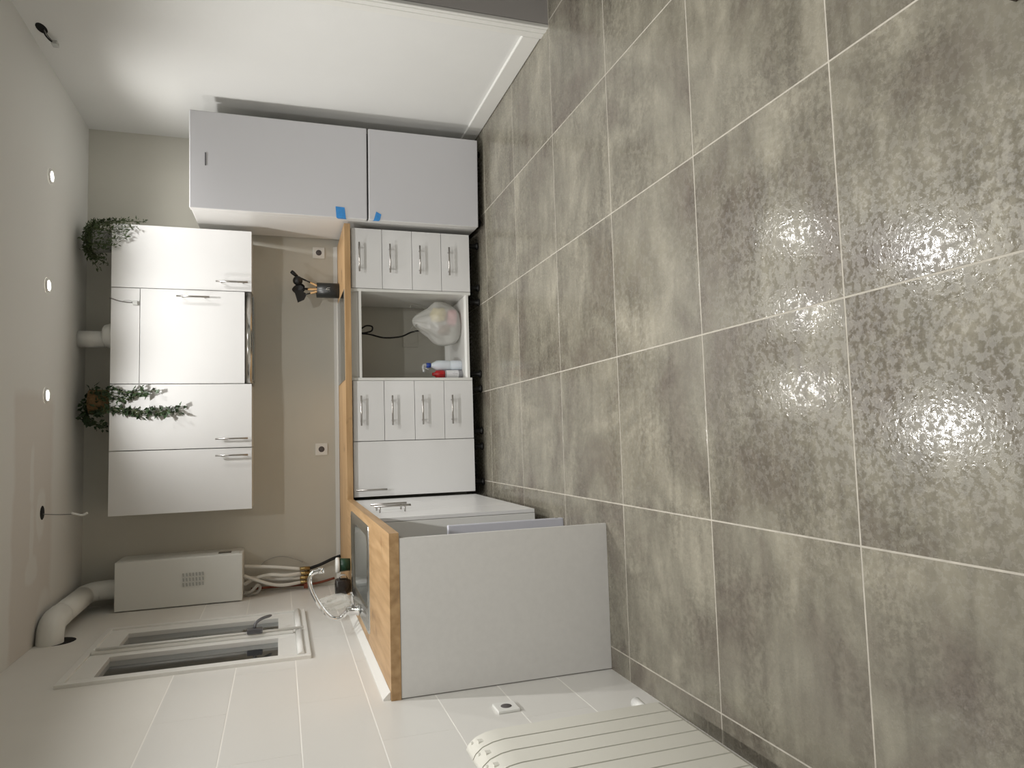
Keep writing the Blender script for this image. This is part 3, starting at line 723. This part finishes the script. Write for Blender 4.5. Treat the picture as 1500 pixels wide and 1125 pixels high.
# ------------------------------------------------------------------ plants on the wall cabinets
def foliage(b, base, vines, rnd, leaf, lw, step, spread, mi_leaf=0):
    for pts in vines:
        path = smooth_path(pts, 8)
        L_ = 0
        for p, q in zip(path[:-1], path[1:]):
            L_ += (q - p).length
            while L_ > step:
                L_ -= step
                c = q + Vector([rnd.uniform(-spread, spread) for _ in range(3)])
                d = (q - p).normalized() * 0.5 + Vector([rnd.uniform(-1, 1) for _ in range(3)]); d.normalize()
                sz = leaf * rnd.uniform(0.7, 1.25); s_ = d.orthogonal().normalized(); s_.rotate(Matrix.Rotation(rnd.uniform(0, 6.28), 3, d))
                nn = d.cross(s_); wv = lw * sz / leaf
                tip = c + d * sz
                tip.z = min(tip.z, ZC - 0.008)
                mid = c + d * sz * 0.45
                b.add([c, mid + s_ * wv + nn * wv * 0.4, tip, mid - s_ * wv + nn * wv * 0.4, mid], [(0, 4, 1), (1, 4, 2), (2, 4, 3), (3, 4, 0)])
def stems(b, vines):
    for pts in vines: b.tube(smooth_path(pts, 5), 0.0018, 5)
rnd = random.Random(11)
px, py = 1.295, 4.865
f1 = tag(empty('potted_fern', (px, py, WB1)), 'bushy green fern in a grey pot on the cabinet next to the fridge', 'plant')
MB().lathe((px, py, WB1), [(0.001, 0), (0.060, 0), (0.072, 0.105), (0.072, 0.118), (0.064, 0.118), (0.062, 0.10), (0.001, 0.10)], 24).build('pot', 'pot_grey', f1)
MB().lathe((px, py, WB1 + 0.1005), [(0.001, 0.004), (0.060, 0.0)], 16).build('soil', 'soil', f1)
vines = []
top = Vector((px, py, WB1 + 0.105))
for k in range(34):
    a = rnd.uniform(0, 2 * PI); r = rnd.uniform(0.07, 0.135); h = rnd.uniform(0.02, 0.075); dr = rnd.uniform(-0.09, 0.04)
    p2 = top + Vector((r * math.cos(a), r * math.sin(a) * 0.85, dr))
    p2.y = min(p2.y, 5.06)
    vines.append([top + Vector((rnd.uniform(-.03, .03), rnd.uniform(-.03, .03), 0)), top + Vector((r * 0.55 * math.cos(a), r * 0.5 * math.sin(a), h)), p2])
for (dx, dz, yy) in ((0.135, -0.27, 4.84), (0.142, -0.20, 4.86), (0.128, -0.15, 4.83)):      # falling past the free side of the cabinet
    vines.append([top, top + Vector((0.09, -0.02, 0.03)), Vector((px + dx - 0.01, yy, WB1 + 0.03)), Vector((px + dx, yy, WB1 + 0.105 + dz))])
for (dx, dz) in ((0.06, -0.24), (0.03, -0.20), (-0.01, -0.20), (-0.05, -0.15), (0.085, -0.19)):
    vines.append([top, top + Vector((dx * 0.6, -0.08, 0.02)), Vector((px + dx, 4.752, WB1 + 0.005)), Vector((px + dx + 0.01, 4.738, WB1 + 0.11 + dz))])
for (dx, dz) in ((-0.165, -0.01), (-0.14, -0.07)):
    vines.append([top, top + Vector((-0.08, 0, 0.04)), top + Vector((dx, 0.0, dz))])
b = MB(); foliage(b, top, vines, rnd, 0.026, 0.0046, 0.0052, 0.012); o = b.build('foliage', 'leaf_green', f1, weld=False); o['kind'] = 'stuff'
b = MB(); stems(b, vines); o = b.build('stems', 'stem', f1); o['kind'] = 'stuff'

px, py = 0.295, 4.875
f2 = tag(empty('trailing_vine', (px, py, WB1)), 'trailing leafy vine in a brown basket hanging over a cabinet door', 'plant')
MB().lathe((px, py, WB1), [(0.001, 0), (0.064, 0), (0.074, 0.05), (0.076, 0.128), (0.068, 0.128), (0.066, 0.11), (0.001, 0.11)], 24).build('basket', 'basket', f2)
MB().lathe((px, py, WB1 + 0.111), [(0.001, 0.004), (0.064, 0.0)], 16).build('soil', 'soil', f2)
top = Vector((px, py, WB1 + 0.115)); vines = []
for k in range(16):
    a = rnd.uniform(0, 2 * PI); r = rnd.uniform(0.05, 0.10)
    p2 = top + Vector((r * math.cos(a), r * math.sin(a) * 0.8, rnd.uniform(-0.05, 0.02)))
    vines.append([top + Vector((rnd.uniform(-.03, .03), rnd.uniform(-.03, .03), 0)), top + Vector((r * 0.5 * math.cos(a), r * 0.4 * math.sin(a), rnd.uniform(0.01, 0.05))), p2])
for k in range(7):
    dx = rnd.uniform(-0.19, -0.09)
    vines.append([top, top + Vector((dx * 0.6, -0.01, 0.04)), top + Vector((dx, rnd.uniform(-.05, .03), rnd.uniform(-0.10, 0.0)))])
def hang(x, zend, wob=0.012):
    vines.append([top + Vector((x - px, -0.03, 0)), Vector((x, 4.79, WB1 + 0.05)), Vector((x + wob, 4.752, WB1 - 0.01)), Vector((x - wob, 4.748, (WB1 + zend) / 2)), Vector((x + wob * 0.5, 4.745, zend))])
hang(0.350, 2.02); hang(0.330, 2.06); hang(0.315, 2.12); hang(0.355, 2.10); hang(0.300, 2.17)
hang(0.235, 1.885); hang(0.225, 1.91); hang(0.245, 1.96); hang(0.230, 2.03); hang(0.215, 1.90)
b = MB(); foliage(b, top, vines, rnd, 0.034, 0.0105, 0.0125, 0.014); o = b.build('foliage', 'leaf_dark', f2, weld=False); o['kind'] = 'stuff'
b = MB(); stems(b, vines); o = b.build('stems', 'stem', f2); o['kind'] = 'stuff'

# ------------------------------------------------------------------ water heater, flue, hoses
wh = tag(empty('water_heater', (-0.826, 4.95, 1.542)), 'white box-shaped gas water heater hanging in the corner above the sink', 'water heater')
MB().box(-0.970, -0.680, 4.82, YB - 0.004, 1.542, 2.26, 0.006).build('casing', 'enamel', wh)
b = MB()
for r_ in range(3):
    for k in range(7):
        z = 1.765 + k * 0.0185; x = -0.852 + r_ * 0.030
        b.prism([(x, z), (x + 0.020, z + 0.002), (x + 0.020, z + 0.010), (x, z + 0.008)], 'y', 4.8150, 4.8198)
b.build('vent_louvres', 'vent_grey', wh)
MB().box(-0.678, -0.6755, 4.88, 4.95, 1.612, 1.688).build('display', 'display', wh)
MB().box(-0.6803, -0.677, 4.835, 5.075, 1.56, 2.245, 0.001).build('cover_panel', 'enamel', wh)
fl = tag(empty('flue_pipe', (-0.86, 4.95, 2.26)), 'thick white flue pipe bending from the water heater into the wall', 'pipe')
MB().tube(smooth_path([(-0.855, 4.945, 2.2605), (-0.855, 4.945, 2.33), (-0.857, 4.935, 2.385), (-0.862, 4.88, 2.425), (-0.866, 4.82, 2.428)], 6), 0.058, 24).build('elbow', 'enamel', fl)
MB().tube([(-0.866, 4.83, 2.428), (-0.872, 4.36, 2.430)], 0.060, 24).build('straight_pipe', 'enamel', fl)
MB().tube(smooth_path([(-0.872, 4.39, 2.430), (-0.876, 4.30, 2.430), (-0.90, 4.245, 2.430), (-0.945, 4.225, 2.430), (-0.985, 4.222, 2.430)], 6), 0.062, 24).build('elbow', 'enamel', fl)
h = MB(); h.lathe((XL + 0.0006, 4.25, 2.405), [(0.0005, 0.0006), (0.082, 0.0006), (0.086, -0.0005)], 20, 'x')
h.build('flue_hole', 'dark_hole', wall_left, label='ragged dark hole around the flue pipe')

HG = 'hoses under the water heater'
def hose(name, pts, r, mt, label, cat, group=None, n=10):
    b = MB(); b.tube(smooth_path(pts, 7), r, n); o = b.build(name, mt); tag(o, label, cat, group); return o
zb = 1.541
hose('water_hose', [(-0.790, 5.01, zb), (-0.800, 5.015, 1.45), (-0.815, 5.02, 1.33), (-0.838, 5.02, 1.185)], 0.011, 'hose_white', 'thick white hose under the water heater, farthest from the tiled wall', 'hose', HG)
hose('water_hose', [(-0.905, 4.99, zb), (-0.870, 4.985, 1.47), (-0.855, 4.985, 1.38), (-0.868, 4.99, 1.28), (-0.868, 5.02, 1.185)], 0.012, 'hose_white', 'thick white hose under the water heater crossing over the others', 'hose', HG)
hose('water_hose', [(-0.870, 5.04, zb), (-0.880, 5.045, 1.43), (-0.898, 5.04, 1.33), (-0.897, 5.02, 1.185)], 0.011, 'hose_white', 'thick white hose under the water heater in the middle of the bundle', 'hose', HG)
hose('water_hose', [(-0.840, 4.95, zb), (-0.880, 4.95, 1.45), (-0.915, 4.96, 1.36), (-0.928, 4.98, 1.28), (-0.926, 5.02, 1.185)], 0.011, 'hose_white', 'thick white hose under the water heater nearest the tiled wall', 'hose', HG)
hose('coiled_hose', [(-0.955, 4.93, zb), (-0.935, 4.92, 1.49), (-0.905, 4.93, 1.455), (-0.925, 4.95, 1.44), (-0.955, 4.95, 1.46), (-0.958, 4.95, 1.50), (-0.945, 4.97, zb)], 0.010, 'hose_grey', 'short looped grey hose under the water heater by the tiled wall', 'hose')
hose('copper_pipe', [(-0.948, 5.055, 1.50), (-0.948, 5.056, 1.30), (-0.950, 5.056, 1.10), (-0.925, 5.056, 0.96)], 0.008, 'copper', 'thin reddish copper pipe in the corner under the water heater', 'pipe')
hose('drain_tube', [(-0.800, 5.055, 1.44), (-0.765, 5.06, 1.39), (-0.750, 5.06, 1.31), (-0.775, 5.06, 1.22), (-0.800, 5.06, 1.17)], 0.0035, 'hose_grey', 'thin grey tube arching over the greige wall under the water heater', 'tube')
hose('black_hose', [(-0.845, 5.035, 1.135), (-0.825, 5.04, 1.06), (-0.79, 5.04, 0.97), (-0.775, 5.035, 0.921)], 0.0105, 'black_rubber', 'black rubber hose running down from the brass valves', 'hose')
vb = tag(empty('valve_manifold', (-0.885, 5.03, 1.10)), 'row of small brass valves joining the white hoses', 'valve')
for k, x in enumerate((-0.838, -0.868, -0.897, -0.926)):
    b = MB(); b.tube([(x, 5.02, 1.190), (x, 5.025, 1.125)], 0.0125, 8); b.tube([(x, 5.02, 1.165), (x, 5.02, 1.150)], 0.0155, 6)
    b.build('valve', 'brass', vb)
MB().tube([(-0.830, 5.04, 1.133), (-0.935, 5.04, 1.133)], 0.010, 10).build('cross_pipe', 'brass', vb)
b = MB(); b.box(-0.966, -0.935, 4.995, 5.015, 1.138, 1.165, 0.004); b.tube([(-0.935, 5.005, 1.15), (-0.925, 5.02, 1.15)], 0.006, 8)
b.build('valve_lever', 'copper', vb, label='dark red valve lever')

# ------------------------------------------------------------------ sockets
def socket(name, c, face, label, size=0.082):
    c = Vector(c); e = tag(empty(name, c), label, 'socket', None); s_ = size / 2
    if face == 'y':
        MB().box(c.x - s_, c.x + s_, c.y - 0.009, c.y, c.z - s_, c.z + s_, 0.003).build('plate', 'white_plastic', e)
        MB().lathe((c.x, c.y - 0.0092, c.z), [(0.0205, 0.0005), (0.0195, -0.0008), (0.0005, -0.0006)], 20, 'y').build('socket_well', 'socket_hole', e)
    else:
        MB().box(c.x, c.x + 0.010, c.y - s_, c.y + s_, c.z - s_, c.z + s_, 0.003).build('plate', 'white_plastic', e)
        MB().lathe((c.x + 0.0102, c.y, c.z), [(0.0205, -0.0005), (0.0195, 0.0008), (0.0005, 0.0006)], 20, 'x').build('socket_well', 'socket_hole', e)
socket('wall_socket', (1.355, YB, 1.045), 'y', 'white socket on the greige wall close to the fridge')
socket('wall_socket', (-0.040, YB, 1.038), 'y', 'white socket on the greige wall over the single-door base cabinet')
socket('wall_socket', (XL, 2.500, 0.540), 'x', 'white socket on the tiled wall above the radiator end')
bp_ = MB().box(0.685, 0.795, YB - 0.007, YB, 0.345, 0.455, 0.002).build('blanking_plate', 'back_paint')
tag(bp_, 'wall-coloured blanking plate on the wall inside the open oven niche', 'plate')

# ------------------------------------------------------------------ radiator
rd = tag(empty('radiator', (-0.92, 1.70, 0.1)), 'white sectional aluminium radiator on the tiled wall', 'radiator')
xf, xb_ = -0.880, -0.952
prof = [(xf - 0.004, 0.128), (xf, 0.140), (xf, 0.690), (xf - 0.004, 0.725), (xf - 0.014, 0.757), (xf - 0.030, 0.778), (xf - 0.046, 0.787), (xf - 0.052, 0.780), (xf - 0.046, 0.762), (xf - 0.038, 0.735), (xf - 0.034, 0.700), (xf - 0.034, 0.128)]
sec0 = None
for k in range(11):
    y1 = 2.118 - k * 0.0805; y0 = y1 - 0.0738
    if sec0 is None:
        b = MB(); b.prism(prof, 'y', y0, y1, True)
        b.box(xf - 0.062, xf - 0.010, (y0 + y1) / 2 - 0.010, (y0 + y1) / 2 + 0.010, 0.150, 0.760)
        b.box(xf - 0.068, xf - 0.060, y0 + 0.006, y1 - 0.006, 0.135, 0.775, 0.002)
        b.lathe((xf - 0.040, (y0 + y1) / 2, 0.740), [(0.001, -0.0385), (0.021, -0.0385), (0.021, 0.0385), (0.001, 0.0385)], 14, 'y')
        b.lathe((xf - 0.040, (y0 + y1) / 2, 0.165), [(0.001, -0.0385), (0.021, -0.0385), (0.021, 0.0385), (0.001, 0.0385)], 14, 'y')
        b.box(xf - 0.052, xf - 0.022, y1 - 0.020, y1 - 0.006, 0.755, 0.776, 0.003)
        sec0 = b.build('section', 'radiator_white', rd, origin=(xf, y0, 0.1), weld=False)
    else: share(sec0, 'section', rd, (xf, y0, 0.1))
b = MB(); b.lathe((-0.922, 2.118, 0.165), [(0.001, 0), (0.022, 0), (0.022, 0.025), (0.014, 0.03), (0.014, 0.05), (0.001, 0.05)], 16, 'y')
b.build('end_plug', 'radiator_white', rd)
b = MB(); b.tube([(-0.930, 2.165, 0.150), (-0.930, 2.262, 0.142)], [0.017, 0.019], 18); b.build('valve_cap', 'white_plastic', rd)
b = MB(); b.tube([(-0.930, 2.262, 0.142), (-0.930, 2.2635, 0.1419)], 0.012, 14); b.build('cap_opening', 'socket_hole', rd)
for y in (2.05, 1.45): MB().box(XL + 0.0005, xf - 0.055, y - 0.012, y + 0.012, 0.70, 0.73, 0.002).build('bracket', 'radiator_white', rd)

# ------------------------------------------------------------------ things in the open oven niche
sh = 0.1183
bm = bmesh.new(); bmesh.ops.create_uvsphere(bm, u_segments=48, v_segments=32, radius=1.0)
bc = Vector((0.800, 4.735, sh))
for v in bm.verts:
    c = v.co.copy(); t_ = (c.z + 1) / 2; a = math.atan2(c.y, c.x)
    r = math.hypot(c.x, c.y); z = 0.275 * t_ + 0.055 * max(0.0, (t_ - 0.82) / 0.18)
    if t_ > 0.62: r *= 1 - 0.35 * ((t_ - 0.62) / 0.38)
    fold = 1 + 0.05 * math.sin(7 * a + 6 * t_) * (0.4 + t_) + 0.05 * math.sin(13 * a - 9 * t_) * t_ + 0.03 * math.sin(23 * a + 4 * t_) * t_
    r = min(1, r ** 0.45) if t_ < 0.5 else r
    v.co = Vector((bc.x + 0.150 * r * fold * math.cos(a) + 0.03 * (t_ - 0.4), bc.y + 0.125 * r * fold * math.sin(a), bc.z + z))
b = MB(); b.add([v.co for v in bm.verts], [[v.index for v in f.verts] for f in bm.faces], True); bm.free()
cbg = tag(empty('carrier_bag', (bc.x, bc.y, sh)), 'full white carrier bag standing in the open oven niche', 'bag')
b.build('bag_body', 'bag_film', cbg)
for sx in (-1, 1):
    b = MB(); p0 = Vector((bc.x + 0.03 + sx * 0.045, bc.y, sh + 0.262)); vs = []; fs = []
    path = smooth_path([p0 + Vector((-0.035, 0.01, -0.02)), p0 + Vector((-0.026 + sx * 0.020, -0.03, 0.050)), p0 + Vector((0.004 + sx * 0.034, -0.045, 0.085)), p0 + Vector((0.028 + sx * 0.022, -0.03, 0.045)), p0 + Vector((0.030, 0.01, -0.02))], 6)
    for i, q in enumerate(path): vs += [q + Vector((0, -0.014, 0.004)), q + Vector((0.004, 0.016, -0.003))]
    for i in range(len(path) - 1): fs.append((2 * i, 2 * i + 1, 2 * i + 3, 2 * i + 2))
    b.add(vs, fs, True); o = b.build('bag_handle', 'bag_film', cbg); md = o.modifiers.new('thickness', 'SOLIDIFY'); md.thickness = 0.0008
def packet(name, c, s3, mt, label, seed):
    r0 = random.Random(seed); bm = bmesh.new(); bmesh.ops.create_icosphere(bm, subdivisions=3, radius=1)
    b = MB(); vs = []
    for v in bm.verts:
        k = 1 + 0.10 * math.sin(5 * v.co.x + seed) * math.cos(6 * v.co.z) + r0.uniform(-0.02, 0.02)
        vs.append(Vector(c) + Vector((math.copysign(abs(v.co.x) ** 0.7, v.co.x) * s3[0], math.copysign(abs(v.co.y) ** 0.7, v.co.y) * s3[1], math.copysign(abs(v.co.z) ** 0.7, v.co.z) * s3[2])) * k)
    b.add(vs, [[v.index for v in f.verts] for f in bm.faces], True); bm.free()
    tag(b.build(name, mt), label, 'packet')
packet('food_packet', (0.858, 4.705, sh + 0.155), (0.050, 0.058, 0.052), 'packet_yellow', 'yellow packet showing through the carrier bag', 1)
packet('food_packet', (0.842, 4.715, sh + 0.060), (0.058, 0.060, 0.036), 'packet_pink', 'pink packet at the bottom of the carrier bag', 2)
packet('food_packet', (0.755, 4.695, sh + 0.120), (0.034, 0.055, 0.045), 'packet_brown', 'brown packet showing through the carrier bag', 3)

e = tag(empty('spray_bottle', (0.510, 4.70, sh)), 'white plastic bottle with a blue neck in the oven niche', 'bottle')
MB().lathe((0.510, 4.70, sh), [(0.001, 0), (0.032, 0), (0.035, 0.006), (0.035, 0.070), (0.032, 0.075), (0.032, 0.085), (0.035, 0.090), (0.035, 0.155), (0.033, 0.175), (0.016, 0.205), (0.014, 0.215), (0.001, 0.215)], 24).build('bottle_body', 'bottle_white', e)
MB().lathe((0.510, 4.70, sh + 0.2155), [(0.001, 0), (0.017, 0), (0.017, 0.028), (0.001, 0.028)], 18).build('neck_ring', 'blue_cap', e)
b = MB(); b.tube(smooth_path([(0.512, 4.70, sh + 0.244), (0.508, 4.70, sh + 0.262), (0.488, 4.695, sh + 0.266), (0.462, 4.69, sh + 0.262)], 5), [0.012] * 10 + [0.009] * 6, 12)
b.tube([(0.496, 4.695, sh + 0.256), (0.482, 4.692, sh + 0.238), (0.480, 4.692, sh + 0.225)], [0.005, 0.004, 0.003], 8)
b.build('trigger', 'clear_nozzle', e)
e = tag(empty('squeeze_bottle', (0.447, 4.68, sh)), 'grey bottle with red top and white label beside the white bottle', 'bottle')
MB().lathe((0.447, 4.68, sh), [(0.001, 0), (0.026, 0), (0.029, 0.005), (0.029, 0.118), (0.026, 0.124), (0.001, 0.124)], 24).build('bottle_body', 'bottle_grey', e)
MB().lathe((0.447, 4.68, sh + 0.1245), [(0.001, 0), (0.027, 0), (0.028, 0.02), (0.026, 0.058), (0.012, 0.068), (0.011, 0.084), (0.001, 0.084)], 24).build('red_top', 'red_plastic', e)
def arc(cx_, cy_, r, a0, a1, z0, z1, name, mt, par, n=12):
    b = MB(); vs = []
    for k in range(n + 1):
        a = a0 + (a1 - a0) * k / n; vs += [(cx_ + r * math.sin(a), cy_ - r * math.cos(a), z0), (cx_ + r * math.sin(a), cy_ - r * math.cos(a), z1)]
    b.add(vs, [(2 * k, 2 * k + 2, 2 * k + 3, 2 * k + 1) for k in range(n)], True); return b.build(name, mt, par)
arc(0.447, 4.68, 0.0296, -1.3, 1.3, sh + 0.030, sh + 0.115, 'paper_label', 'label_white', e)
b = MB()                                             # the small dark drawing on the label
def onb(a, z): return (0.447 + 0.0300 * math.sin(a), 4.68 - 0.0300 * math.cos(a), sh + z)
for (a0, z0, a1, z1) in ((-0.5, 0.045, 0.4, 0.040), (-0.3, 0.060, 0.5, 0.055), (0.0, 0.036, 0.1, 0.072), (-0.55, 0.052, -0.2, 0.070), (0.2, 0.045, 0.55, 0.064)):
    b.add([onb(a0, z0), onb(a1, z1), onb(a1 + 0.06, z1 + 0.0035), onb(a0 + 0.06, z0 + 0.0035)], [(0, 1, 2, 3)])
b.build('printed_drawing', 'print_dark', e, weld=False)
e = tag(empty('hob_cable', (0.80, 4.9, 0.45)), 'looped black power cable hanging in the oven niche', 'cable')
MB().tube(smooth_path([(0.765, 4.86, 0.860), (0.775, 4.86, 0.790), (0.800, 4.86, 0.745), (0.795, 4.86, 0.705), (0.765, 4.86, 0.710), (0.750, 4.86, 0.76), (0.748, 4.86, 0.80), (0.742, 4.87, 0.72), (0.722, 4.88, 0.62), (0.735, 4.90, 0.50), (0.772, 4.93, 0.42), (0.795, 4.96, 0.33)], 7), 0.0055, 10).build('cord', 'black_rubber', e)

# ------------------------------------------------------------------ loose wiring at the ceiling
e = tag(empty('ceiling_wire', (-0.335, 4.33, 2.30)), 'thin wire with a white connector hanging from an empty lamp hole in the ceiling', 'wire')
MB().tube(smooth_path([(-0.325, 4.30, ZC + 0.0), (-0.331, 4.32, 2.465), (-0.335, 4.33, 2.42), (-0.337, 4.335, 2.365)], 6), 0.0022, 8).build('wire', 'cable_grey', e)
MB().tube(smooth_path([(-0.330, 4.33, 2.370), (-0.338, 4.33, 2.345), (-0.345, 4.33, 2.320), (-0.333, 4.33, 2.295)], 5), 0.0055, 10).build('connector', 'white_plastic', e)
h = MB(); h.lathe((-0.318, 4.295, ZC - 0.0008), [(0.0005, 0), (0.036, 0), (0.037, 0.0006)], 20)
o = h.build('lamp_hole', 'dark_hole'); o['label'] = 'dark empty round lamp hole in the ceiling'; o['category'] = 'hole'; o['kind'] = S
e = tag(empty('junction_wires', (2.09, 3.95, 2.40)), 'bare wire ends in a clear connector poking from a hole in the white wall', 'wire')
h = MB(); h.add([(XR - 0.0008, 3.895 + 0.05 * math.cos(a), 2.432 + 0.024 * math.sin(a)) for a in [2 * PI * k / 16 for k in range(16)]], [list(range(16))]); h.build('wall_hole', 'dark_hole', e)
MB().tube(smooth_path([(XR, 3.90, 2.430), (XR - 0.02, 3.92, 2.422), (XR - 0.03, 3.945, 2.410), (XR - 0.03, 3.965, 2.398)], 5), 0.004, 8).build('wire', 'black_rubber', e)
MB().tube(smooth_path([(XR, 3.905, 2.425), (XR - 0.015, 3.935, 2.415), (XR - 0.028, 3.955, 2.402)], 5), 0.003, 8).build('wire', 'cable_grey', e)
MB().box(XR - 0.042, XR - 0.020, 3.955, 3.995, 2.380, 2.408, 0.004).build('connector', 'connector', e)

# dark plank whose corner lies at the edge of the view
o = MB().add([(p[0], p[1], z) for z in (0.0002, 0.018) for p in ((0.785, 0.888), (0.83, 0.905), (0.96, 0.58), (0.80, 0.52))],
             [(3, 2, 1, 0), (4, 5, 6, 7), (0, 1, 5, 4), (1, 2, 6, 5), (2, 3, 7, 6), (3, 0, 4, 7)]).build('wooden_plank', 'dark_wood')
tag(o, 'dark brown wooden plank lying on the floor tiles', 'plank')
